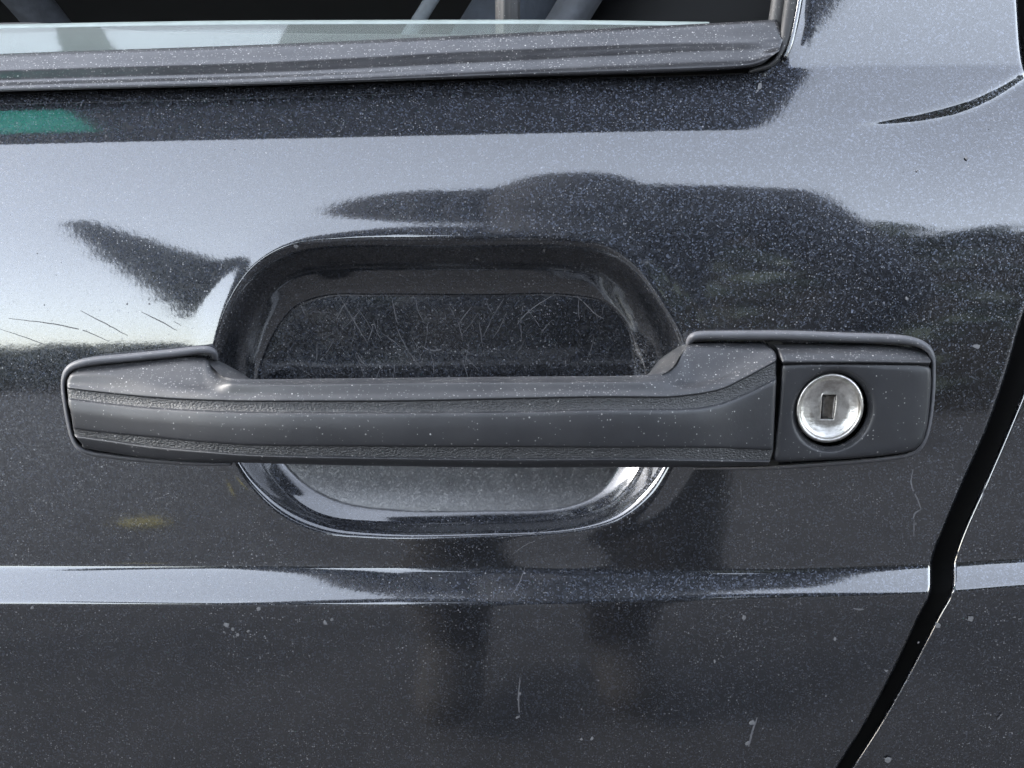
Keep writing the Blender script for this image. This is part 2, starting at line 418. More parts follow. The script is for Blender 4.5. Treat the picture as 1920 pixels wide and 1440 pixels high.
nr, nc = P.shape[:2]
nrm = normals_of(P)
idx = np.arange(nr*nc).reshape(nr, nc)
F = grid_faces(nr, nc, flip=True)
fu = DU.ravel()[F].mean(1); fv = DV.ravel()[F].mean(1); fp = DP.ravel()[F].mean(1)
keep = fv > win_top(fu)
rec = keep & (fp > 0.0)
def submesh(name, sel, parent, mat):
    f = F[sel]; used, inv = np.unique(f.ravel(), return_inverse=True)
    me = mesh_from(name, P.reshape(-1, 3)[used], inv.reshape(-1, 4), True, nrm.reshape(-1, 3)[used])
    return put(name, me, mat, parent)
skin = door = submesh('door', keep & ~rec, car, M['paint'])
door['label'] = 'dark charcoal metallic door panel with creases, dust and scratches'
rece = submesh('hand_recess', rec, door, M['recess'])
_used = np.unique(F[rec].ravel())
_at = rece.data.attributes.new('floor', 'FLOAT', 'POINT'); _at.data.foreach_set('value', smooth01((DP.ravel()[_used]-0.72)/0.28).astype(np.float32))
rece['label'] = 'scratched rounded recess pressed into the door behind the handle'

# folded door edge going back into the shut line
vv = np.concatenate([np.arange(-400, 1000, 10), np.arange(1000, 1180, 3), np.arange(1180, 1500, 8), np.arange(1500, 2600, 40)])
ue = gapL(vv)
_tu = np.arange(-900, 2560, 20.0); _tc = np.concatenate([np.arange(-400, 1500, 2.0), np.arange(1500, 2900, 20.0)])
_TU = np.broadcast_to(_tu[None, :], (len(_tc), len(_tu))); _TC = np.broadcast_to(_tc[:, None], _TU.shape)
_TV = row_v(_TU, _TC); _TY = march(_TU, _TV, _TC)
def panel_y(u, v):
    """door depth (m) at photo points, without the recess"""
    sh = np.shape(u); u = np.clip(np.ravel(u).astype(float), -899, 2539); v = np.ravel(v).astype(float)
    i = np.floor((u+900)/20).astype(int); f = (u+900)/20-i
    out = np.empty(len(u))
    for k in range(len(u)):
        out[k] = np.interp(v[k], _TV[:, i[k]], _TY[:, i[k]])*(1-f[k])+np.interp(v[k], _TV[:, i[k]+1], _TY[:, i[k]+1])*f[k]
    return out.reshape(sh)
ye = panel_y(ue, vv)+0.0016
EP = np.stack([at(ue, vv, ye), at(ue-3, vv, ye+0.004), at(ue-14, vv, ye+0.014)], 1)
grid_mesh('door_edge_fold', EP, M['hem'], door)

# ------------------------------------------------------------------ the car body behind and beside the door
body = car
cols = np.concatenate([np.linspace(0, 24, 13), np.arange(30, 400, 8), np.arange(400, 1300, 40)])
Cq, Xq = np.meshgrid(ROWS[ROWS < 2600], cols, indexing='ij')
QV = row_v(1900+0*Xq, Cq)
for _ in range(3):
    QU = gapR(QV)+Xq; QV = row_v(QU, Cq)
QY = march(QU, QV, Cq)
eq = np.clip(Xq/9.0, 0, 1)
QYY = QY+0.0024*(1-np.sqrt(np.clip(1-(1-eq)**2, 0, 1)))
QP = at(QU, QV, QYY)
grid_mesh('side_panel', QP, M['paint'], body, flip=True, normals=normals_of(QP).reshape(-1, 3))
ur = gapR(vv); yr = panel_y(ur, vv)+0.0024
grid_mesh('panel_edge_fold', np.stack([at(ur, vv, yr), at(ur+2, vv, yr+0.005), at(ur+10, vv, yr+0.015)], 1), M['hem'], body)
grid_mesh('door_jamb', np.stack([at(ue-60, vv, ye+0.0135), at(ur+60, vv, ye+0.0145)], 1), M['black'], body)

# ------------------------------------------------------------------ lofts through measured lines
def line3(pairs, n, yfun):
    p = np.array(pairs, float); xi = np.linspace(0, 1, n); u = p[0, 0]+(p[-1, 0]-p[0, 0])*xi
    v = pchip(p[:, 0], p[:, 1], u)
    return at(u, v, yfun(u))
def section_fill(L, sub):
    """L: list of (n,3) lines -> (n, K, 3) filled with shape-preserving curves across the lines"""
    A = np.stack(L, 1); n, k, _ = A.shape; out = []
    for i in range(n):
        s = np.r_[0, np.cumsum(np.linalg.norm(np.diff(A[i], axis=0), axis=1)+1e-7)]
        t = np.concatenate([np.linspace(s[j], s[j+1], sub[j], endpoint=False) for j in range(k-1)]+[[s[-1]]])
        out.append(np.stack([pchip(s, A[i, :, d], t) for d in range(3)], 1))
    return np.array(out)

# ------------------------------------------------------------------ the handle
handle = empty('door_handle', (0.0, 0.0, -0.012))
tag(handle, 'dusty black plastic pull handle with two grained stripes and a metal key lock', 'door handle')
n = 420
FR = [(110, -.0075), (200, -.0105), (300, -.0145), (420, -.0190), (560, -.0218), (800, -.0230), (1050, -.0228), (1200, -.0215), (1300, -.0182), (1380, -.0140), (1460, -.0108)]
yF = lambda u: table(FR, u)
def yA(u): return table([(110, -.0035), (380, -.0030), (400, -.0060), (436, -.0145), (480, -.0150), (1200, -.0150), (1240, -.0135), (1272, -.0080), (1290, -.0035), (1460, -.0030)], u)
A_ = [(134, 694), (160, 688), (200, 684), (288, 675), (360, 669.5), (384, 671), (398, 688), (413, 702), (434, 709), (480, 711), (700, 709), (1000, 706), (1150, 705), (1223, 702), (1250, 696), (1268, 680), (1279, 660), (1290, 645), (1320, 643.5), (1438, 644)]
B_ = [(127, 706), (160, 704), (267, 711), (380, 719), (434, 722), (476, 723), (700, 719), (1000, 717), (1150, 717), (1240, 718), (1300, 716), (1340, 708), (1400, 684), (1452, 659)]
C0 = [(122, 727), (160, 732), (205, 737), (288, 745), (380, 750), (476, 752), (700, 752), (972, 747), (1150, 744), (1239, 744.5), (1305, 739), (1350, 730), (1394, 710), (1457, 676)]
D_ = [(124, 748), (160, 752.5), (205, 758), (288, 766), (380, 771), (476, 774), (700, 775), (972, 773), (1150, 769), (1239, 769), (1305, 766.5), (1350, 758), (1394, 741), (1457, 710)]
E_ = [(133, 802), (160, 806), (205, 811), (288, 819), (380, 828), (476, 834), (700, 836), (972, 837), (1150, 838), (1300, 838), (1451, 843)]
F_ = [(136, 817), (160, 820), (205, 826), (288, 838), (380, 846), (476, 853), (700, 858), (972, 861), (1150, 860), (1300, 862), (1446, 865)]
G_ = [(150, 838), (170, 842), (205, 848), (288, 860), (380, 866), (476, 868), (700, 873), (972, 876.5), (1150, 876), (1300, 876), (1443, 872)]
sh = lambda L_, d: [(a, b+d) for a, b in L_]
GRV = 0.00045
lines = [
    line3(sh(A_, 1.5), n, lambda u: yA(u)+0.0035),
    line3(A_, n, lambda u: yA(u)-0.0003),
    line3([(a, b+3.5) for a, b in A_], n, lambda u: yA(u)*0.92+yF(u)*0.08-0.0006),
    line3(B_, n, lambda u: yA(u)*0.33+yF(u)*0.67+0.0004),
    line3([((a+c)/2, (b*0.45+d*0.55)) for (a, b), (c, d) in zip([(x, np.interp(x, *zip(*B_))) for x, _ in C0], C0)], n, lambda u: yF(u)+0.0016),
    line3(sh(C0, -0.8), n, lambda u: yF(u)+0.0003),
    line3(sh(C0, 1.6), n, lambda u: yF(u)+0.0003+GRV),
    line3(sh(D_, -2.2), n, lambda u: yF(u)-0.0003+GRV),
    line3(sh(D_, 1.4), n, lambda u: yF(u)-0.0007),
    line3([(a, b+9) for a, b in D_], n, lambda u: yF(u)-0.0011),
    line3([((np.interp(t, [0, 1], [D_[0][0], D_[-1][0]])+np.interp(t, [0, 1], [E_[0][0], E_[-1][0]]))/2,
            (np.interp(np.interp(t, [0, 1], [D_[0][0], D_[-1][0]]), *zip(*D_))+np.interp(np.interp(t, [0, 1], [E_[0][0], E_[-1][0]]), *zip(*E_)))/2) for t in np.linspace(0, 1, 26)], n, lambda u: yF(u)-0.0014),
    line3(sh(E_, -0.8), n, lambda u: yF(u)-0.0010),
    line3(sh(E_, 1.4), n, lambda u: yF(u)-0.0009+GRV),
    line3(sh(F_, -2.2), n, lambda u: yF(u)-0.0005+GRV),
    line3(sh(F_, 1.2), n, lambda u: yF(u)-0.0007),
    line3(sh(G_, -4.0), n, lambda u: yF(u)+0.0008),
    line3(G_, n, lambda u: yF(u)+0.0030),
    line3(sh(G_, -2.5), n, lambda u: yF(u)*0.45+yA(u)*0.55),
]
sub = [2, 3, 6, 7, 7, 3, 5, 3, 5, 6, 8, 3, 5, 3, 5, 5, 4]
S = section_fill(lines, sub)
cum = np.r_[0, np.cumsum(sub)]
# roll the two ends back so the grip closes like a moulding
xi = np.linspace(0, 1, n)
GRIPS = S.copy()
uapprox = 120+(1455-120)*xi
endr = np.clip(1-xi/0.006, 0, 1)**2*0.0016+np.clip(1-(1-xi)/0.004, 0, 1)**2*0.0010
GRIPS[:, :, 1] += endr[:, None]
ka, kb, kc, kd = cum[6], cum[7], cum[12], cum[13]
# each end gets two more rings that close it towards the door
def close_ring(G, i, dy, shrink=0.0):
    r = G[i].copy(); r[:, 1] = np.maximum(r[:, 1]+dy, r[:, 1]); return r
left = [np.column_stack([G_[:, 0]+0.0004, np.minimum(G_[:, 1]+0.004, 0.001), G_[:, 2]]) for G_ in [GRIPS[0]]]
right = [np.column_stack([g[:, 0], g[:, 1]+0.006, g[:, 2]]) for g in [GRIPS[-1]]]
ALL = np.concatenate([left[0][None], GRIPS, right[0][None]], 0)
grip_o = grid_mesh('grip', np.concatenate([ALL[:, :ka+1]], 1), M['grip'], handle)
def piece(name, a, b_, mat, parent):
    return grid_mesh(name, ALL[:, a:b_+1], mat, parent)
# the smooth areas are one body: rebuild as one mesh of three strips
bpy.data.objects.remove(grip_o)
nrA, ncA = ALL.shape[:2]
FA = grid_faces(nrA, ncA); fc = (FA[:, 0] % ncA)
isband = ((fc >= ka) & (fc < kb)) | ((fc >= kc) & (fc < kd))
NA = None
def grip_sub(name, sel, mat, parent):
    f = FA[sel]; used, inv = np.unique(f.ravel(), return_inverse=True)
    return put(name, mesh_from(name, ALL.reshape(-1, 3)[used], inv.reshape(-1, 4)), mat, parent)
grip = grip_sub('grip', ~isband, M['grip'], handle)
b1 = grip_sub('textured_stripe', (fc >= ka) & (fc < kb), M['band'], grip)
b2 = grip_sub('textured_stripe', (fc >= kc) & (fc < kd), M['band'], grip)
# the back of the free bar
back = np.stack([ALL[1:-1, 0], ALL[1:-1, 0]*[1, 0, 1]+np.array([0, 1, 0])*(ALL[1:-1, 0, 1:2]+0.001), (ALL[1:-1, 0]+ALL[1:-1, -1])/2+[0, 0.0015, 0], ALL[1:-1, -1]], 1)
grid_mesh('grip_back', back, M['grip'], handle, flip=True)

# necks that carry the bar out of the recess
def neck(rows_):
    Pn = np.array([[at(u, v, y) for (u, v, y) in r] for r in rows_])
    t0 = np.linspace(0, 1, 15); tt = np.linspace(0, 1, len(rows_))
    Q = np.stack([np.stack([pchip(tt, Pn[:, j, d], t0) for d in range(3)], -1) for j in range(Pn.shape[1])], 1)
    t1 = np.linspace(0, 1, 15); t2 = np.linspace(0, 1, Pn.shape[1])
    Q2 = np.stack([np.stack([pchip(t2, Q[i, :, d], t1) for d in range(3)], -1) for i in range(15)], 0)
    return grid_mesh('neck', Q2, M['grip'], handle)
neck([[(384, 673, -.003), (400, 690, -.008), (420, 707, -.013), (450, 716, -.0152), (480, 720, -.0152)],
      [(392, 672, .000), (410, 681, -.003), (430, 693, -.006), (452, 704, -.008), (478, 716, -.009)],
      [(402, 673, .005), (420, 681, .004), (440, 692, .003), (455, 700, .002), (470, 714, .001)],
      [(404, 690, .013), (424, 700, .013), (440, 708, .013), (452, 714, .013), (462, 724, .013)]])
neck([[(1288, 650, -.004), (1277, 664, -.008), (1262, 688, -.012), (1238, 703, -.0150), (1205, 712, -.0152)],
      [(1287, 645, .000), (1272, 654, -.002), (1254, 676, -.005), (1236, 690, -.007), (1208, 706, -.009)],
      [(1284, 645, .006), (1264, 655, .005), (1240, 672, .004), (1226, 688, .003), (1212, 708, .002)],
      [(1286, 655, .014), (1262, 668, .014), (1240, 680, .014), (1226, 692, .014), (1214, 716, .014)]])

# ------------------------------------------------------------------ swept lips
def sweep(name, path, mat, parent, nseg=200, ring=14, closed=False):
    """path: (u, v, y, half width px, half depth m)"""
    p = np.array(path, float)
    s = np.r_[0, np.cumsum(np.hypot(np.diff(p[:, 0]), np.diff(p[:, 1])))]
    t = np.linspace(0, s[-1], nseg)
    q = np.stack([pchip(s, p[:, i], t) for i in range(5)], 1)
    k = np.ones(5)/5
    for i in (0, 1):
        pad = np.r_[[q[0, i]]*2, q[:, i], [q[-1, i]]*2]; sm = np.convolve(pad, k, 'valid'); q[2:-2, i] = sm[2:-2]
    tu = np.gradient(q[:, 0]); tv = np.gradient(q[:, 1]); l = np.hypot(tu, tv); nu, nv = -tv/l, tu/l
    rings = []
    for j in range(ring):
        a = 2*math.pi*j/ring; ca, sa = math.cos(a), math.sin(a)
        e = 0.7
        ca = math.copysign(abs(ca)**e, ca); sa = math.copysign(abs(sa)**e, sa)
        rings.append(at(q[:, 0]+nu*q[:, 3]*ca, q[:, 1]+nv*q[:, 3]*ca, q[:, 2]-q[:, 4]*sa))
    G = np.stack(rings, 1)
    c0 = G[0].mean(0); c1 = G[-1].mean(0)
    G = np.concatenate([np.repeat(c0[None, None], ring, 1), G[:1]*0.5+c0*0.5, G, G[-1:]*0.5+c1*0.5, np.repeat(c1[None, None], ring, 1)], 0)
    return grid_mesh(name, G, mat, parent, wrap_c=True)
sweep('base_lip', [(404, 676, .001, 5, .003), (402, 662, -.0015, 7, .0032), (388, 656, -.0022, 8, .0032), (330, 662, -.0022, 8.5, .0034), (240, 671, -.0022, 8.5, .0034), (165, 679, -.0022, 8.5, .0034),
                   (134, 688, -.0020, 7.5, .0032), (122, 702, -.0018, 6, .003), (118, 722, -.0015, 4.5, .003), (121, 750, -.0015, 4.5, .003), (128, 790, -.0015, 4.5, .003), (136, 822, -.0015, 4.5, .003), (150, 842, -.0015, 5, .003),
                   (172, 850, -.0012, 5, .003), (205, 855, -.0012, 5, .0028), (288, 864, -.001, 4.5, .0026), (380, 870, -.0008, 3.5, .0024), (432, 871, -.0006, 2.5, .002)], M['gasket'], handle)
sweep('base_lip', [(1291, 650, -.001, 4, .003), (1291, 638, -.0016, 7, .0032), (1302, 630, -.0022, 8.5, .0034), (1330, 629, -.0022, 9, .0034), (1457, 629, -.0022, 9.5, .0034), (1585, 633, -.0022, 9.5, .0034), (1690, 637, -.0022, 9, .0034),
                   (1722, 643, -.0022, 8, .0032), (1742, 655, -.002, 6.5, .0032), (1750, 676, -.0018, 5, .003), (1750, 713, -.0015, 4.5, .003), (1747, 760, -.0015, 4.5, .003), (1741, 800, -.0015, 4.5, .003), (1728, 836, -.0015, 5, .003),
                   (1704, 853, -.0012, 5, .003), (1650, 861, -.0012, 5, .0028), (1585, 867, -.001, 5, .0026), (1500, 873, -.0008, 5, .0024), (1420, 878, -.0006, 3, .002), (1300, 879, -.0002, 2, .0012)], M['gasket'], handle)

# ------------------------------------------------------------------ lock housing and lock
LC = (1559.0, 768.0)                                   # lock centre in the photograph
HX = [(1466, 684), (1500, 682.5), (1600, 682.5), (1700, 683.5), (1738, 685), (1744, 692), (1745, 715), (1742, 760), (1737, 800), (1729, 828), (1714, 843), (1690, 849), (1640, 855), (1585, 859.5), (1500, 863.5), (1456, 865.5),
      (1450, 861), (1454, 820), (1460, 770), (1464, 720)]
def ring_poly(pts, m=240):
    p = np.array(pts, float); q = np.vstack([p, p[:1]]); out = []
    th = np.linspace(-math.pi, math.pi, m, endpoint=False)
    for a in th:
        d = np.array([math.cos(a), math.sin(a)]); best = 1e9
        for i in range(len(p)):
            A, B = q[i]-LC, q[i+1]-LC; e = B-A; det = d[0]*(-e[1])+e[0]*d[1]
            if abs(det) < 1e-9: continue
            t = (A[0]*(-e[1])+e[0]*A[1])/det; s_ = (d[0]*A[1]-d[1]*A[0])/det
            if t > 0 and -1e-6 <= s_ <= 1+1e-6: best = min(best, t)
        out.append(LC+d*best)
    return np.array(out), th
hp, th = ring_poly(HX)
hp2 = hp.copy()
for _ in range(1): hp2 = (np.roll(hp2, 1, 0)+2*hp2+np.roll(hp2, -1, 0))/4
def ell(r, th, k=0.045, rot=-52):
    """circle squeezed a little along one diagonal, as the tilted lock face appears"""
    a = R(rot); c, s = np.cos(th), np.sin(th)
    p = c*math.cos(a)+s*math.sin(a); q = -c*math.sin(a)+s*math.cos(a)
    p = p*(1+k); q = q*(1-k)
    return np.stack([p*math.cos(a)-q*math.sin(a), p*math.sin(a)+q*math.cos(a)], -1)*r
def hy(u): return table([(1440, -.0106), (1520, -.0102), (1640, -.0094), (1740, -.0080)], u)
circ = lambda r, du=0, dv=0: np.array(LC)+[du, dv]+ell(r, th)
rings = []
cH = np.array(LC)
def add(pts, y): rings.append(at(pts[:, 0], pts[:, 1], y))
add(cH+(hp2-cH)*1.012, 0.0+0*hp2[:, 0]+0.001)
add(cH+(hp2-cH)*1.008, hy(hp2[:, 0])*0.5)
add(cH+(hp2-cH)*1.000, hy(hp2[:, 0])+0.0012)
add(cH+(hp2-cH)*0.988, hy(hp2[:, 0])+0.0003)
add(cH+(hp2-cH)*0.970, hy(hp2[:, 0]))
for f in (0.25, 0.5, 0.75, 0.93):
    q = (cH+(hp2-cH)*0.97)*(1-f)+circ(79, 2, 2)*f; add(q, hy(q[:, 0])-0.0001*math.sin(f*3.1))
for r, d in ((77.5, 0.0), (76, .00025), (73.5, .0008), (70.5, .0013), (68.5, .0016), (67.5, .0026), (67.0, .006)):
    q = circ(r, 2.5*(r-66)/12, 2.5*(r-66)/12); add(q, hy(q[:, 0])+d)
HG = np.stack(rings, 0)
hous = grid_mesh('lock_housing', HG, M['grip'], handle, wrap_c=True)
# top bevel with the ledge line above the front face
t = 120
HB = [line3([(1468, 684), (1600, 683.5), (1742, 686)], t, lambda u: hy(u)+0.0012),
      line3([(1468, 681.5), (1600, 681), (1743, 683)], t, lambda u: hy(u)+0.0002),
      line3([(1468, 678.5), (1600, 678.5), (1744, 680.5)], t, lambda u: hy(u)-0.0004),
      line3([(1468, 676), (1600, 676), (1745, 678.5)], t, lambda u: hy(u)-0.0003),
      line3([(1467, 674.5), (1600, 675), (1745, 677.5)], t, lambda u: hy(u)+0.0001),
      line3([(1464, 664), (1600, 664), (1700, 668), (1744, 674)], t, lambda u: hy(u)+0.0018),
      line3([(1456, 651), (1600, 651), (1700, 655), (1738, 664)], t, lambda u: hy(u)*.45),
      line3([(1450, 646), (1600, 647), (1700, 652), (1732, 659)], t, lambda u: hy(u)*.25),
      line3([(1450, 645), (1600, 646), (1700, 651), (1732, 658)], t, lambda u: hy(u)*0+.001)]
HBS = section_fill(HB, [3, 3, 3, 3, 5, 6, 4, 3])
capL = HBS[:1]*[1, 0, 1]+np.array([0, .001, 0]); capR = HBS[-1:]*[1, 0, 1]+np.array([0.0003, .001, 0])
grid_mesh('housing_bevel', np.concatenate([capL, HBS, capR], 0), M['grip'], hous)
# dark slit between grip and housing
sv = np.linspace(640, 880, 30); su = table([(640, 1450), (660, 1462), (680, 1463), (760, 1457), (868, 1446), (880, 1444)], sv)
grid_mesh('slit_backing', np.stack([at(su-14, sv, 0*sv-.0022), at(su+14, sv, 0*sv-.0022)], 1), M['black'], handle)

# lock cylinder: bead, dished face, rectangular key slot
SLOT = [(1542, 740), (1568, 740), (1562.5, 786), (1538.5, 786)]
def slot_ring():
    p = np.array(SLOT, float); c = p.mean(0); q = np.vstack([p, p[:1]]); out = []
    for a in th:
        d = np.array([math.cos(a), math.sin(a)]); best = 1e9
        for i in range(4):
            A, B = q[i]-c, q[i+1]-c; e = B-A; det = d[0]*(-e[1])+e[0]*d[1]
            if abs(det) < 1e-9: continue
            t_ = (A[0]*(-e[1])+e[0]*A[1])/det; s_ = (d[0]*A[1]-d[1]*A[0])/det
            if t_ > 0 and -1e-6 <= s_ <= 1+1e-6: best = min(best, t_)
        out.append(c+d*best)
    return np.array(out), c
sr, sc_ = slot_ring()
LM = np.array([1556.0, 765.0])
yl = -0.0092
rings = []
for r, d in ((64.5, .004), (64.5, .0008), (64.0, .0001), (62.5, -.0006), (60.0, -.0008), (57.5, -.0005), (55.8, .0004), (54, .0008), (48, .0010), (40, .0015), (34, .0017)):
    q = LM+ell(r, th); rings.append(at(q[:, 0], q[:, 1], yl+d))
ref = LM+ell(34, th)
for f, d in ((0.3, .00172), (0.6, .00168), (0.85, .0016), (0.95, .00165), (1.0, .0019)):
    q = ref*(1-f)+sr*f; rings.append(at(q[:, 0], q[:, 1], yl+d))
lock = grid_mesh('lock_cylinder', np.stack(rings, 0), M['lock'], handle, wrap_c=True)
lock['label'] = 'worn silvery round key lock'
ks = [at(sr[:, 0], sr[:, 1], yl+.0019), at(sr[:, 0], sr[:, 1], yl+.0040)]
for f in (0.9, 0.6, 0.3, 0.02):
    q = sc_+(sr-sc_)*f; ks.append(at(q[:, 0], q[:, 1], yl+.0040+0.0007*(q[:, 0]-sc_[0])/14))
grid_mesh('keyhole', np.stack(ks, 0), M['slot'], lock, wrap_c=True)

# ------------------------------------------------------------------ window rail, seal and glass (parts of the door)
us = np.array([-900., 0, 480, 960, 1300, 1400, 1465]); ys = panel_y(us, guides(us)[0]+4)
y0 = lambda u: pchip(us, ys, u)
n = 360
RL = [([(-900, 155), (0, 101), (480, 84), (960, 62), (1300, 45), (1400, 40), (1456, 36)], 0.0068),
      ([(-900, 157), (0, 102.5), (480, 85.5), (960, 63.5), (1300, 46.5), (1400, 41.5), (1457, 38)], 0.0062),
      ([(-900, 176), (0, 128), (480, 113), (960, 88), (1300, 75), (1400, 74), (1466, 69)], 0.0020),
      ([(-900, 180), (0, 131), (480, 116), (960, 91.5), (1300, 78), (1400, 77), (1468, 73)], 0.0015),
      ([(-900, 183), (0, 134), (480, 119), (960, 94.5), (1300, 80), (1400, 79), (1467, 77)], 0.0012),
      ([(-900, 195), (0, 149), (480, 135), (960, 111.5), (1300, 96), (1400, 92), (1464, 84)], 0.0001),
      ([(-900, 198), (0, 152), (480, 138), (960, 115), (1300, 99), (1400, 95), (1463, 87)], -0.0002),
      ([(-900, 214), (0, 165), (480, 152), (960, 133), (1300, 121), (1400, 116), (1460, 96)], -0.0027),
      ([(-900, 218), (0, 169.5), (480, 157), (960, 140), (1300, 129), (1400, 123), (1430, 116), (1456, 99)], -0.0031),
      ([(-900, 220), (0, 172), (480, 160), (960, 144.5), (1300, 134), (1400, 127), (1428, 120), (1452, 101)], -0.0022),
      ([(-900, 219), (0, 171), (480, 159), (960, 143.5), (1300, 133), (1400, 126), (1428, 119), (1450, 99)], 0.0020)]
LL = [line3(p, n, (lambda d: (lambda u: y0(u)+d))(d)) for p, d in RL]
RS = section_fill(LL, [2, 5, 3, 2, 4, 3, 6, 4, 3, 3])
endc = RS[-1].mean(0)
r1 = RS[-1]*0.93+endc*0.07+np.array([0.0004, 0.0012, 0]); r2 = RS[-1]*0.9+endc*0.1+np.array([0.0003, 0.006, 0])
grid_mesh('window_rail', np.concatenate([RS, r1[None], r2[None]], 0), M['rail'], door)['label'] = 'ribbed black trim rail along the bottom of the window'
# dark slot under the rail
n2 = 120
grid_mesh('rail_gap', np.stack([line3([(-900, 190), (0, 150), (480, 138), (960, 120), (1380, 100), (1470, 60)], n2, lambda u: y0(u)+.0045),
                                line3([(-900, 235), (0, 186), (480, 174), (960, 161), (1380, 150), (1470, 120)], n2, lambda u: y0(u)+.0045)], 1), M['black'], door)
# painted return flange along the sheet edge
fu_ = np.linspace(-900, 1400, 200); fv_ = guides(fu_)[0]-1.0; fy = pchip(us, panel_y(us, guides(us)[0]-1), fu_)
grid_mesh('sheet_flange', np.stack([at(fu_, fv_, fy), at(fu_, fv_-1.5, fy+.0006), at(fu_, fv_-1.5, fy+.005)], 1), M['hem'], door)
# rubber channel of the window frame rising at the right
ysl = lambda u, v: float(panel_y(np.array([u]), np.array([v]))[0])
seal_path = [(1405, 134, 4), (1440, 124, 5), (1458, 108, 6), (1469, 84, 9), (1477, 50, 13), (1484, 14, 15), (1491, -30, 16), (1511, -150, 16), (1536, -300, 16)]
sweep('window_seal', [(u, v, ysl(1500, max(v, -150))+.0015, w, .003) for u, v, w in seal_path], M['rubber'], door, nseg=120)
sweep('glass_channel', [(u-20, v, ysl(1500, max(v, -150))+.006, w+5, .004) for u, v, w in seal_path[3:]], M['rubber'], door, nseg=80)
sweep('frame_flange', [(u+13, v, ysl(1510, max(v, -150))+.0004, 5, .0016) for u, v, w in seal_path[2:]], M['paint'], door, nseg=100)

def glass_material():
    m, nt, b = mat_new('window_glass'); L = nt.links.new; p = objco(nt)
    b.inputs['Base Color'].default_value = (0.80, 0.88, 0.85, 1); b.inputs['Transmission Weight'].default_value = 0.9
    b.inputs['Roughness'].default_value = 0.015; b.inputs['IOR'].default_value = 1.52
    return m
M['glass'] = glass_material()
M['glass_edge'] = simple('ground_glass_edge', (0.16, 0.19, 0.185), 0.35, 0, 0.15, 200)
gu = np.linspace(-900, 1330, 160)
gt = table([(-900, 75), (0, 46), (250, 41), (500, 38), (960, 37), (1330, 41)], gu)
gy = y0(gu)+0.0085
def glass_block(name, top, bot, f, b_, mat, parent):
    # front top, front bottom, back bottom, back top around
    G = np.stack([at(gu, top, gy+f), at(gu, bot, gy+f-0.0000), at(gu, bot, gy+b_), at(gu, top, gy+b_)], 1)
    return sharpen(grid_mesh(name, G, mat, parent, wrap_c=True), 30)
tg = math.tan(R(12.5))
def gl(vtop, dv, off):               # a point on the tilted glass plane dv pixels under its top edge
    return at(gu, vtop+dv, gy+off-dv*PX*tg)
G = np.stack([gl(gt, 8, 0), gl(gt, 150, 0), gl(gt, 150, .0036), gl(gt, 8, .0036)], 1)
pane = sharpen(grid_mesh('window_glass', G, M['glass'], door, wrap_c=True), 30)
pane['label'] = 'lowered window glass with its ground top edge showing'
G = np.stack([gl(gt, 7.9, 0), gl(gt, 5.5, .0001), gl(gt, 2, .0008), gl(gt, 0, .0018), gl(gt, 0.5, .0028), gl(gt, 4, .0035), gl(gt, 7.9, .0036)], 1)
grid_mesh('glass_edge', G, M['glass_edge'], door)
# inner door top and lock pin behind the glass
M['card'] = simple('door_card_vinyl', (0.02, 0.021, 0.023), 0.6, 0, 0.3, 120)
sill = [(-900, 75, .016), (-60, 44, .016), (60, 42, .016), (140, 50, .016), (300, 62, .016), (1500, 70, .016)]
iu = np.linspace(-900, 1500, 120); iv = table([(a, b) for a, b, c in sill], iu)
ib = 0.030
yi = y0(iu)
grid_mesh('door_card', np.stack([at(iu, iv+60, yi+.013), at(iu, iv+2, yi+.0135), at(iu, iv, yi+.0145), at(iu, iv, yi+.04), at(iu, iv+80, yi+.06)], 1), M['card'], door)
def lathe_knob():
    uc, yk = 952.0, float(y0(np.array([960.]))[0])+0.020
    c = at(uc, 60, yk); m = 40; prof = [(0.0000, .0250), (.0016, .0249), (.0026, .0243), (.0031, .0232), (.0031, .0130), (.0029, .0), (.0029, -.006)]
    rings = []
    for r, h in prof:
        a = np.linspace(0, 2*math.pi, m, endpoint=False)
        rr = r*(1+0.05*np.cos(a*10)) if r > .002 else r+0*a
        rings.append(np.stack([c[0]+rr*np.cos(a), c[1]+rr*np.sin(a), c[2]-0.0095+h+0*a], -1))
    return grid_mesh('lock_pin', np.stack(rings, 0), M['rubber'], door, wrap_c=True, flip=True)
pin = lathe_knob(); pin['label'] = 'ribbed grey interior lock pin'

# ------------------------------------------------------------------ cabin behind the window
M['dark'] = simple('cabin_trim', (0.003, 0.0033, 0.004), 0.8)
M['seat'] = simple('blue_grey_seat_cloth', (0.020, 0.026, 0.036), 0.9, 0, 0.3, 90, 0.4)
M['seat2'] = simple('pale_seat_side', (0.06, 0.066, 0.078), 0.85, 0, 0.3, 120, 0.3)
M['belt'] = simple('grey_belt_webbing', (0.07, 0.08, 0.09), 0.7, 0, 0.2, 300)
box('roof_panel', (-1.3, 1.3, 0.16, 1.35, 0.42, 0.45), M['paint'], body, 0.01)
box('far_side_panel', (-1.3, 1.3, 1.35, 1.38, -0.6, 0.42), M['dark'], body)
box('floor_pan', (-1.3, 1.3, 0.05, 1.38, -0.63, -0.6), M['dark'], body)
box('front_bulkhead', (-1.3, -1.27, 0.06, 1.35, -0.6, 0.42), M['dark'], body)
box('rear_bulkhead', (1.27, 1.3, 0.06, 1.35, -0.6, 0.42), M['dark'], body)


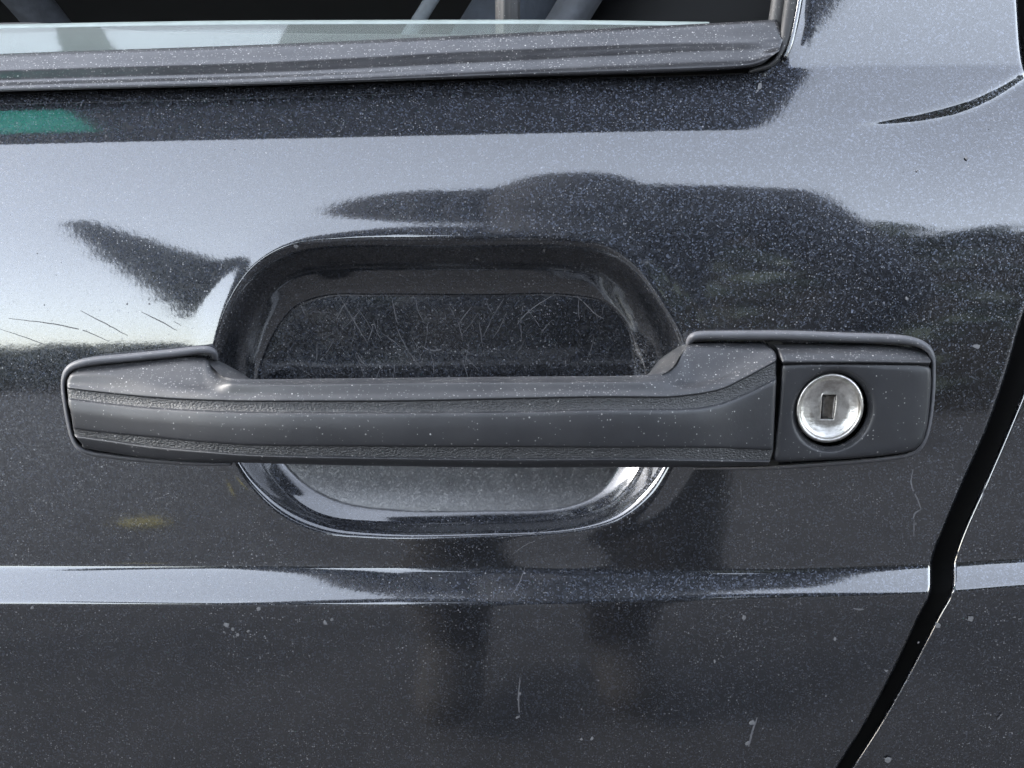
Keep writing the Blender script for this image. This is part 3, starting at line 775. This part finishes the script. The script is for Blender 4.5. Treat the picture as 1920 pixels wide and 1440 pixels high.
def slanted(name, u0, u1, lean, y, mat, parent, thick=0.06, v0=-260, v1=120):
    """upholstery roll leaning back like the seat back"""
    m_ = 24; vs_ = np.linspace(v1, v0, m_); cols_ = []
    for k in range(17):
        a = math.pi*k/16; f = (1-math.cos(a))/2; d = math.sin(a)**0.6*thick
        cols_.append(at(u0+(u1-u0)*f+(40-vs_)*lean, vs_, y+thick-d))
    return grid_mesh(name, np.stack(cols_, 1), mat, parent)
seat = slanted('seat', 860, 1100, 0.62, 0.47, M['seat'], car, 0.05)
seat['label'] = 'blue grey cloth seat back dimly seen through the window'
slanted('side_bolster', 1020, 1105, 0.62, 0.44, M['seat2'], seat, 0.03)
slanted('side_bolster', 1092, 1460, 0.62, 0.50, M['dark'], seat, 0.03)
V, Fc = [], []; box_data(V, Fc, -0.02, 0.36, 0.42, 0.95, -0.5, -0.12)
put('seat_cushion', mesh_from('seat_cushion', V, Fc, False), M['seat'], seat)
belt = slanted('seat_belt', 768, 800, 0.62, 0.40, M['belt'], car, 0.003)
def torus(name, c, Rm, r, rot, mat, parent, arc=(0, 2*math.pi)):
    a = np.linspace(*arc, 72, endpoint=False); b_ = np.linspace(0, 2*math.pi, 16, endpoint=False)
    A, B = np.meshgrid(a, b_, indexing='ij')
    p = np.stack([(Rm+r*np.cos(B))*np.cos(A), (Rm+r*np.cos(B))*np.sin(A), r*np.sin(B)], -1)
    p = p@np.array(mathutils.Euler(rot).to_matrix()).T+np.array(c)
    return grid_mesh(name, p, mat, parent, wrap_r=True, wrap_c=True)
wheel = torus('steering_wheel', (-0.305, 0.52, 0.02), 0.18, 0.014, (R(8), R(66), 0), M['seat2'], car)
torus('hub', (-0.305, 0.52, 0.02), 0.03, 0.025, (R(8), R(66), 0), M['dark'], wheel)

# ------------------------------------------------------------------ scratches and dirt on the paint
M['scratch'] = simple('bare_scratch', (0.07, 0.07, 0.077), 0.6, 0, 0.3, 900)
M['scratch_faint'] = simple('faint_scratch', (0.040, 0.040, 0.046), 0.5, 0, 0.4, 1500)
M['scratch_dark'] = simple('dark_scratch', (0.05, 0.05, 0.05), 0.7)
M['dirt'] = simple('dried_dirt', (0.10, 0.10, 0.105), 0.9, 0, 0.3, 1500)
def surf(u, v, lift=0.00006):
    d, _ = recess(np.asarray(u, float), np.asarray(v, float))
    return at(u, v, panel_y(u, v)+d-lift)
def ribbons(name, curves, mat, parent):
    Vs, Fs = [], []
    for pts, w in curves:
        p = np.array(pts, float); s = np.linspace(0, 1, max(14, 6*len(p))); q = np.stack([pchip(np.linspace(0, 1, len(p)), p[:, i], s) for i in (0, 1)], 1)
        q += rng.normal(0, 0.25, q.shape)
        tn = np.gradient(q, axis=0); tn /= np.linalg.norm(tn, axis=1, keepdims=True)+1e-9
        ww = w*(0.35+0.65*np.sin(np.pi*np.clip(s*0.94+0.03, 0, 1)))[:, None]
        a = q+np.stack([-tn[:, 1], tn[:, 0]], 1)*ww/2; b_ = q-np.stack([-tn[:, 1], tn[:, 0]], 1)*ww/2
        pa = surf(a[:, 0], a[:, 1]); pb = surf(b_[:, 0], b_[:, 1]); base_ = len(Vs)
        for i in range(len(s)): Vs += [pa[i], pb[i]]
        for i in range(len(s)-1):
            if rng.random() < 0.97: Fs.append([base_+2*i, base_+2*i+1, base_+2*i+3, base_+2*i+2])
    o = put(name, mesh_from(name, Vs, Fs), mat, parent); o['kind'] = 'stuff'
    return o
c = []
for x0_, y0_, x1_, y1_ in ((632, 548, 690, 645), (655, 560, 630, 600), (735, 560, 745, 605), (742, 610, 770, 665), (716, 625, 755, 655), (690, 640, 700, 610), (780, 560, 792, 600),
                           (840, 570, 855, 600), (858, 600, 868, 640), (885, 575, 858, 610), (912, 560, 925, 590), (945, 560, 925, 592), (925, 590, 905, 632), (898, 600, 905, 650), (980, 575, 978, 640),
                           (1035, 600, 1015, 625), (1085, 560, 1087, 600), (1135, 570, 1130, 590), (595, 640, 594, 676), (760, 650, 790, 690), (880, 640, 870, 690), (700, 600, 716, 640), (560, 560, 575, 600), (668, 660, 690, 690)):
    c.append(([(x0_, y0_), ((x0_+x1_)/2+rng.normal(0, 2), (y0_+y1_)/2+rng.normal(0, 2)), (x1_, y1_)], rng.uniform(1.2, 2.2)))
for _ in range(26):
    x = rng.uniform(560, 1150); y = rng.uniform(570, 680); a = rng.normal(1.3, 0.6); l = rng.uniform(15, 60)
    c.append(([(x, y), (x+l*math.cos(a)*.5+2, y+l*math.sin(a)*.5), (x+l*math.cos(a), y+l*math.sin(a))], rng.uniform(.8, 1.4)))
ribbons('fingernail_scratches', c, M['scratch_faint'], door)
c = [([(790, 648), (805, 656), (820, 657), (828, 654)], 2.0), ([(1082, 556), (1100, 572), (1118, 590), (1133, 598)], 1.8), ([(965, 615), (985, 590), (1010, 570), (1035, 555)], 1.5)]
ribbons('lint_hairs', c, M['scratch'], door)
c = [([(1712, 880), (1708, 905), (1722, 940), (1727, 955)], 3.0), ([(1727, 955), (1716, 962), (1712, 972)], 3.2), ([(1714, 975), (1713, 1005)], 2.2), ([(985, 1062), (975, 1090), (958, 1118)], 1.2), ([(960, 1040), (985, 1022), (1020, 1008)], 1.3),
     ([(1600, 1140), (1610, 1143), (1620, 1142)], 3.5), ([(975, 1270), (972, 1310), (974, 1345)], 3.0), ([(1420, 1345), (1408, 1380), (1404, 1400)], 4), ([(1870, 1350), (1880, 1338)], 2.5), 
     ([(1388, 900), (1390, 935)], 1.0), ([(930, 1010), (1000, 1000), (1040, 990)], 1.0), ([(1848, 905), (1838, 950)], 2.2)]
ribbons('paint_scratches', c, M['scratch'], skin)
c = [([(15, 597), (90, 606), (150, 618), (205, 640)], 2.0), ([(150, 582), (200, 608), (240, 630)], 1.8), ([(265, 585), (300, 602), (332, 620)], 2.0), ([(0, 617), (60, 637), (125, 665)], 1.4), ([(325, 602), (340, 611)], 1.2)]
ribbons('dark_scratches', c, M['scratch_dark'], skin)
# crusts of dried dirt, small raised flecks
Vs, Fs = [], []
def fleck(u, v, r, el=1.0, ang=0.0):
    k = random.randint(6, 9); a0 = random.random()*6; b_ = len(Vs)
    us_, vs_ = [u], [v]
    for i in range(k):
        a = a0+2*math.pi*i/k; q = r*random.uniform(0.6, 1.25); x, y = q*math.cos(a)*el, q*math.sin(a)
        us_.append(u+x*math.cos(ang)-y*math.sin(ang)); vs_.append(v+x*math.sin(ang)+y*math.cos(ang))
    pts = surf(np.array(us_), np.array(vs_), np.array([0.00012]+[0.00003]*k))
    Vs.extend(pts)
    for i in range(k): Fs.append([b_, b_+1+i, b_+1+(i+1) % k])
for u, v, r in ((1758, 1172, 7), (1395, 1157, 5), (1722, 1205, 2.5), (1565, 1198, 3), (1662, 1258, 2.5), (1665, 1425, 6), (1402, 1393, 4), (1410, 1355, 5), (425, 1172, 5), (436, 1180, 4), (445, 1190, 3.5), (420, 1185, 2.5), (466, 1183, 3), (485, 1142, 4),
                (610, 1168, 3.5), (622, 1162, 3), (60, 1140, 3), (975, 1300, 3), (1110, 1385, 3.5), (1090, 1386, 2.5), (1340, 1240, 2.5), (620, 1078, 2), (1812, 297, 2.5), (1720, 320, 2), (1535, 60, 2.5), (1425, 162, 4), (1420, 170, 3), (970, 1345, 3),
                (555, 462, 4), (1020, 470, 2.5), (895, 486, 2.2), (238, 570, 2), (280, 570, 2), (70, 475, 1.6), (83, 572, 1.6), (1700, 560, 3), (1830, 650, 5), (440, 280, 2), (1820, 1160, 6)):
    fleck(u, v, r, random.uniform(0.8, 1.6), random.random()*3)
for _ in range(260):
    u = rng.uniform(-100, 1900); v = rng.uniform(1135, 1500) if rng.random() < .45 else rng.uniform(180, 1060)
    if u > gapL(v)-15 or (100 < u < 1770 and 610 < v < 890): continue
    fleck(u, v, rng.uniform(0.4, 1.1), rng.uniform(0.8, 2.0), rng.random()*3)
o = put('dirt_flecks', mesh_from('dirt_flecks', Vs, Fs), M['dirt'], skin); o['kind'] = 'stuff'

# ------------------------------------------------------------------ what the paint mirrors: ground, photographer, hedges and added stand-ins
GZ = -0.86
M['asphalt'] = simple('worn_asphalt', (0.043, 0.042, 0.044), 0.9, 0, 0.3, 6, 0.3)
m_ = 60; gx = np.linspace(-400, 400, 41)
V, Fc = [(-600, -600, GZ), (600, -600, GZ), (600, 600, GZ), (-600, 600, GZ)], [[0, 1, 2, 3]]
tag(put('ground', mesh_from('ground', V, Fc, False), M['asphalt']), kind='structure')

M['leaf'] = simple('dark_hedge_leaf', (0.050, 0.066, 0.050), 0.7, 0, 0.5, 0.8)
M['leaf_dark'] = simple('added_tree_leaf', (0.024, 0.030, 0.024), 0.7, 0, 0.5, 2)
M['twig'] = simple('hedge_wood', (0.03, 0.025, 0.02), 0.9)
def hedge(name, x0, x1, y0_, y1_, h, count, label, ragged=0.25, size=0.22, seed=1):
    r = np.random.default_rng(seed); root = empty(name, ((x0+x1)/2, (y0_+y1_)/2, GZ)); tag(root, label, 'hedge')
    box('stem_core', (x0+.15, x1-.15, y0_+.15, y1_-.15, GZ, GZ+h-0.35), M['twig'], root)
    c = np.stack([r.uniform(x0, x1, count), r.uniform(y0_, y1_, count), GZ+h*r.uniform(0, 1, count)**0.7], 1)
    top = h+ragged*np.sin(c[:, 0]*1.7)*np.cos(c[:, 0]*0.63+1)+r.normal(0, ragged*.4, count)
    c[:, 2] = np.minimum(c[:, 2], GZ+top)
    d1 = r.normal(size=(count, 3)); d1 /= np.linalg.norm(d1, axis=1, keepdims=True)
    d2 = np.cross(d1, r.normal(size=(count, 3))); d2 /= np.linalg.norm(d2, axis=1, keepdims=True)
    s = (size*r.uniform(.5, 1.1, count))[:, None]
    q = np.stack([c-d1*s, c+d2*s*.5, c+d1*s, c-d2*s*.5], 1).reshape(-1, 3)
    put('foliage', mesh_from('foliage', q, np.arange(count*4).reshape(-1, 4), False), M['leaf'], root)
    return root
hedge('tall_hedge', 1.2, 14, -9.5, -7.5, 4.7, 9000, 'tall dark evergreen hedge mirrored in the right of the door', 0.12, 0.3, 3)
hedge('low_hedge', -16, 1.0, -15, -14, 1.70, 7000, 'low distant hedge mirrored along the horizon left of the handle', 0.45, 0.22, 4)

r = np.random.default_rng(11); tree = empty('added_wedge_tree', (-0.4, -5.0, GZ))  # no tree known there; added so the door mirrors a dark wedge
tag(tree, 'dark slender tree leaning left, added to mirror as a wedge beside the hand recess', 'tree')
b0, b1_ = np.array([-0.15, -5.0, GZ]), np.array([-2.15, -5.0, 2.80])
tn_ = np.linspace(0, 1, 24); an = np.linspace(0, 2*math.pi, 10, endpoint=False)
trunk = np.stack([np.stack([b0+(b1_-b0)*t_+np.array([math.cos(a)*.06, math.sin(a)*.06, 0])*(1-.9*t_) for a in an]) for t_ in tn_])
grid_mesh('trunk', trunk, M['twig'], tree, wrap_c=True, flip=True)
cnt = 9000; t_ = r.uniform(.18, 1, cnt)**0.8; rad = .56*(1-t_)**.8*np.sqrt(r.uniform(0, 1, cnt)); aa = r.uniform(0, 2*math.pi, cnt)
ax = (b1_-b0)/np.linalg.norm(b1_-b0); n1 = np.array([0, 1.0, 0]); n2_ = np.cross(ax, n1)
cc_ = b0+(b1_-b0)*t_[:, None]+n1*(rad*np.cos(aa))[:, None]+n2_*(rad*np.sin(aa))[:, None]
d1 = r.normal(size=(cnt, 3)); d1 /= np.linalg.norm(d1, axis=1, keepdims=True); d2 = np.cross(d1, r.normal(size=(cnt, 3))); d2 /= np.linalg.norm(d2, axis=1, keepdims=True)
s_ = (.085*r.uniform(.5, 1.1, cnt))[:, None]
put('crown', mesh_from('crown', np.stack([cc_-d1*s_, cc_+d2*s_*.6, cc_+d1*s_, cc_-d2*s_*.6], 1).reshape(-1, 3), np.arange(cnt*4).reshape(-1, 4), False), M['leaf_dark'], tree)

M['teal'], nt_, b_ = mat_new('teal_canvas')
tr_ = N(nt_, 'ShaderNodeBsdfTranslucent'); tr_.inputs['Color'].default_value = (0.06, 0.62, 0.52, 1); b_.inputs['Base Color'].default_value = (0.04, 0.45, 0.38, 1); b_.inputs['Roughness'].default_value = 0.8
mx_ = N(nt_, 'ShaderNodeMixShader'); mx_.inputs[0].default_value = 0.75
nt_.links.new(b_.outputs[0], mx_.inputs[1]); nt_.links.new(tr_.outputs[0], mx_.inputs[2]); nt_.links.new(mx_.outputs[0], nt_.nodes['Material Output'].inputs['Surface'])
M['board'] = simple('added_roof_board', (0.035, 0.032, 0.033), 0.8, 0, 0.3, 8)
sh_ = empty('added_shelter', (-2.0, -1.0, GZ)); tag(sh_, 'narrow dark shelter roof with teal panel, unseen, shaped to mirror dark just under the window rail', 'added_shelter')  # unseen overhead slab, shape made up so the upper band mirrors dark
box('roof_slab', (-0.79, 0.46, -1.52, -0.50, 1.70, 1.80), M['board'], sh_, 0.01)
box('roof_edge', (-3.2, -0.79, -1.52, -1.20, 1.702, 1.798), M['board'], sh_, 0.01)
box('roof_edge', (-3.2, -0.79, -0.86, -0.50, 1.702, 1.798), M['board'], sh_, 0.01)
V, Fc = [], []; box_data(V, Fc, -1.50, -0.785, -1.21, -0.85, 1.74, 1.742)
put('canvas_sheet', mesh_from('canvas_sheet', V, Fc, False), M['teal'], sh_)
for x in (-2.9, -1.3):
    box('post', (x-.05, x+.05, -1.05, -.95, GZ, 1.66), M['board'], sh_, 0.006)

M['leaf_yellow'] = simple('added_yellow_leaf', (0.22, 0.18, 0.03), 0.6, 0, 0.2, 30)  # leaf added to put a yellow patch into the door's reflection
lt = np.linspace(0, 1, 14); lw = np.sin(lt*math.pi)**0.8*0.05
LP = np.stack([np.stack([-1.05+lt*.16, -2.85+lt*.03+k*lw*1.6, GZ+.006+.004*abs(k)*lw/.05+.003*np.sin(lt*3)], -1) for k in (-1, -.5, 0, .5, 1)], 1)
tag(grid_mesh('added_leaf', LP, M['leaf_yellow']), 'yellow leaf shape added on the asphalt to mirror as a faint yellow patch', 'leaf')

# ------------------------------------------------------------------ the photographer, leaning towards the door
M['jacket'] = simple('navy_jacket', (0.022, 0.023, 0.029), 0.8, 0, 0.3, 30, 0.3)
M['skin'] = simple('skin', (0.45, 0.27, 0.20), 0.5, 0, 0.1, 40)
def skinned(name, joints, bones, mat, parent, sub_=2):
    me = bpy.data.meshes.new(name); names = list(joints)
    me.from_pydata([joints[k][:3] for k in names], [(names.index(a), names.index(b)) for a, b in bones], [])
    o = put(name, me, mat, parent)
    md = o.modifiers.new('skin', 'SKIN'); md.use_smooth_shade = True
    for i, k in enumerate(names):
        rr = joints[k][3]; s = me.skin_vertices[0].data[i]
        s.radius = rr if isinstance(rr, tuple) else (rr, rr); s.use_root = (i == 0)
    ms = o.modifiers.new('sub', 'SUBSURF'); ms.levels = sub_; ms.render_levels = sub_
    return o
PXo, PYo = 0.05, -0.98
M['clothes'], nt_, b_ = mat_new('jacket_and_trousers')
sp_ = N(nt_, 'ShaderNodeSeparateXYZ'); nt_.links.new(objco(nt_), sp_.inputs[0])
nt_.links.new(mixc(nt_, mathn(nt_, 'LESS_THAN', sp_.outputs[2], GZ+0.86), (0.022, 0.023, 0.029), (0.032, 0.030, 0.030)), b_.inputs['Base Color']); b_.inputs['Roughness'].default_value = 0.85
person = empty('person', (PXo, PYo, GZ))
tag(person, 'person in dark clothing leaning towards the door, mirrored in the paint', 'person')
J = {'pelvis': (0, -0.02, 0.93, (.16, .12)), 'waist': (0, .06, 1.07, (.145, .11)), 'chest': (0, .17, 1.25, (.17, .12)), 'upper': (0, .24, 1.32, (.15, .10)), 'neck': (0, .27, 1.34, .058), 'head0': (0, .29, 1.33, .06),
     'sL': (-.19, .24, 1.355, .062), 'eL': (-.29, .16, 1.05, .050), 'wL': (-.19, .02, .80, .034), 'sR': (.19, .24, 1.355, .07), 'eR': (.30, .16, 1.05, .052), 'wR': (.19, .02, .80, .034),
     'hL': (-.095, -.02, .88, .10), 'kL': (-.11, .06, .50, .066), 'aL': (-.11, -.03, .09, .045), 'tL': (-.12, .13, .045, .045), 'hR': (.095, -.02, .88, .10), 'kR': (.11, .03, .50, .066), 'aR': (.12, -.05, .09, .045), 'tR': (.13, .11, .045, .045)}
J = {k: (PXo+a, PYo+b_, GZ+c_, r_) for k, (a, b_, c_, r_) in J.items()}
skinned('body', J, [('pelvis', 'waist'), ('waist', 'chest'), ('chest', 'upper'), ('upper', 'neck'), ('neck', 'head0'), ('upper', 'sL'), ('sL', 'eL'), ('eL', 'wL'), ('upper', 'sR'), ('sR', 'eR'), ('eR', 'wR'),
                    ('pelvis', 'hL'), ('hL', 'kL'), ('kL', 'aL'), ('aL', 'tL'), ('pelvis', 'hR'), ('hR', 'kR'), ('kR', 'aR'), ('aR', 'tR')], M['clothes'], person)
def head_mesh(hair=False):
    a = np.linspace(0, math.pi, 40); b_ = np.linspace(0, 2*math.pi, 64, endpoint=False); A, B = np.meshgrid(a, b_, indexing='ij')
    x = np.sin(A)*np.cos(B); y = np.sin(A)*np.sin(B); z = np.cos(A)
    k = 1.0+0*x
    jaw = np.clip(-z, 0, 1); X = x*(.076-.022*jaw**1.5); Y = y*(.097-.012*jaw)+.012*jaw*(y > 0); Z = z*.118
    g = lambda cx, cz, s1, s2: np.exp(-((X-cx)/s1)**2-((Z-cz)/s2)**2)*(y > 0)
    Y = Y+.022*g(0, -.022, .011, .022)-.010*g(.032, .005, .014, .010)-.010*g(-.032, .005, .014, .010)+.006*g(0, -.062, .022, .007)+.006*g(0, .022, .05, .01)
    ear = np.exp(-((Y+.005)/.014)**2-((Z+.01)/.026)**2); X = X+np.sign(X)*.016*ear*(abs(x) > .8)
    if hair:
        front = (Y > .055) & (Z < .030) & (Z > -.012); low = Z < -.2
        m = 1.10+0.02*np.sin(B*5)*np.sin(A*4); X, Y, Z = X*m, Y*m, Z*m
    P_ = np.stack([X, Y, Z], -1)@np.array(mathutils.Euler((R(-35), 0, 0)).to_matrix()).T
    return P_+np.array([PXo, PYo+.28, GZ+1.31])
hd = grid_mesh('head', head_mesh(), M['skin'], person, wrap_c=True)
grid_mesh('hood', head_mesh(True), M['jacket'], person, wrap_c=True)
def hand(s, wr):
    w = np.array(J[wr][:3]); d = np.array([0.35*-s, .75, -.35]); d /= np.linalg.norm(d); side = np.array([-s, 0, 0])-d*np.dot([-s, 0, 0], d); side /= np.linalg.norm(side); up = np.cross(side, d)*s
    dn = np.array([0, 0, -1.0])
    jj = {'w': (*w, .026), 'p': (*(w+d*.05), (.036, .016)), 'k': (*(w+d*.09), (.038, .013))}; bo = [('w', 'p'), ('p', 'k')]
    for i, (o_, l) in enumerate(((-.030, .062), (-.010, .074), (.010, .080), (.030, .070))):
        b0 = w+d*.095+side*o_; jj[f'a{i}'] = (*b0, .0095); jj[f'b{i}'] = (*(b0+d*l*.5+dn*.012), .0088); jj[f'c{i}'] = (*(b0+d*l*.75+dn*.04), .0078)
        bo += [('k', f'a{i}'), (f'a{i}', f'b{i}'), (f'b{i}', f'c{i}')]
    t0 = w+d*.035+side*.034; jj['t0'] = (*t0, .012); jj['t1'] = (*(t0+side*.025+d*.03+dn*.008), .0105); jj['t2'] = (*(t0+side*.03+d*.058+dn*.02), .009)
    bo += [('p', 't0'), ('t0', 't1'), ('t1', 't2')]
    return skinned('hand', jj, bo, M['skin'], person)
M['skin'] = M['jacket']        # gloved hands
hand(-1, 'wL'); hand(1, 'wR')
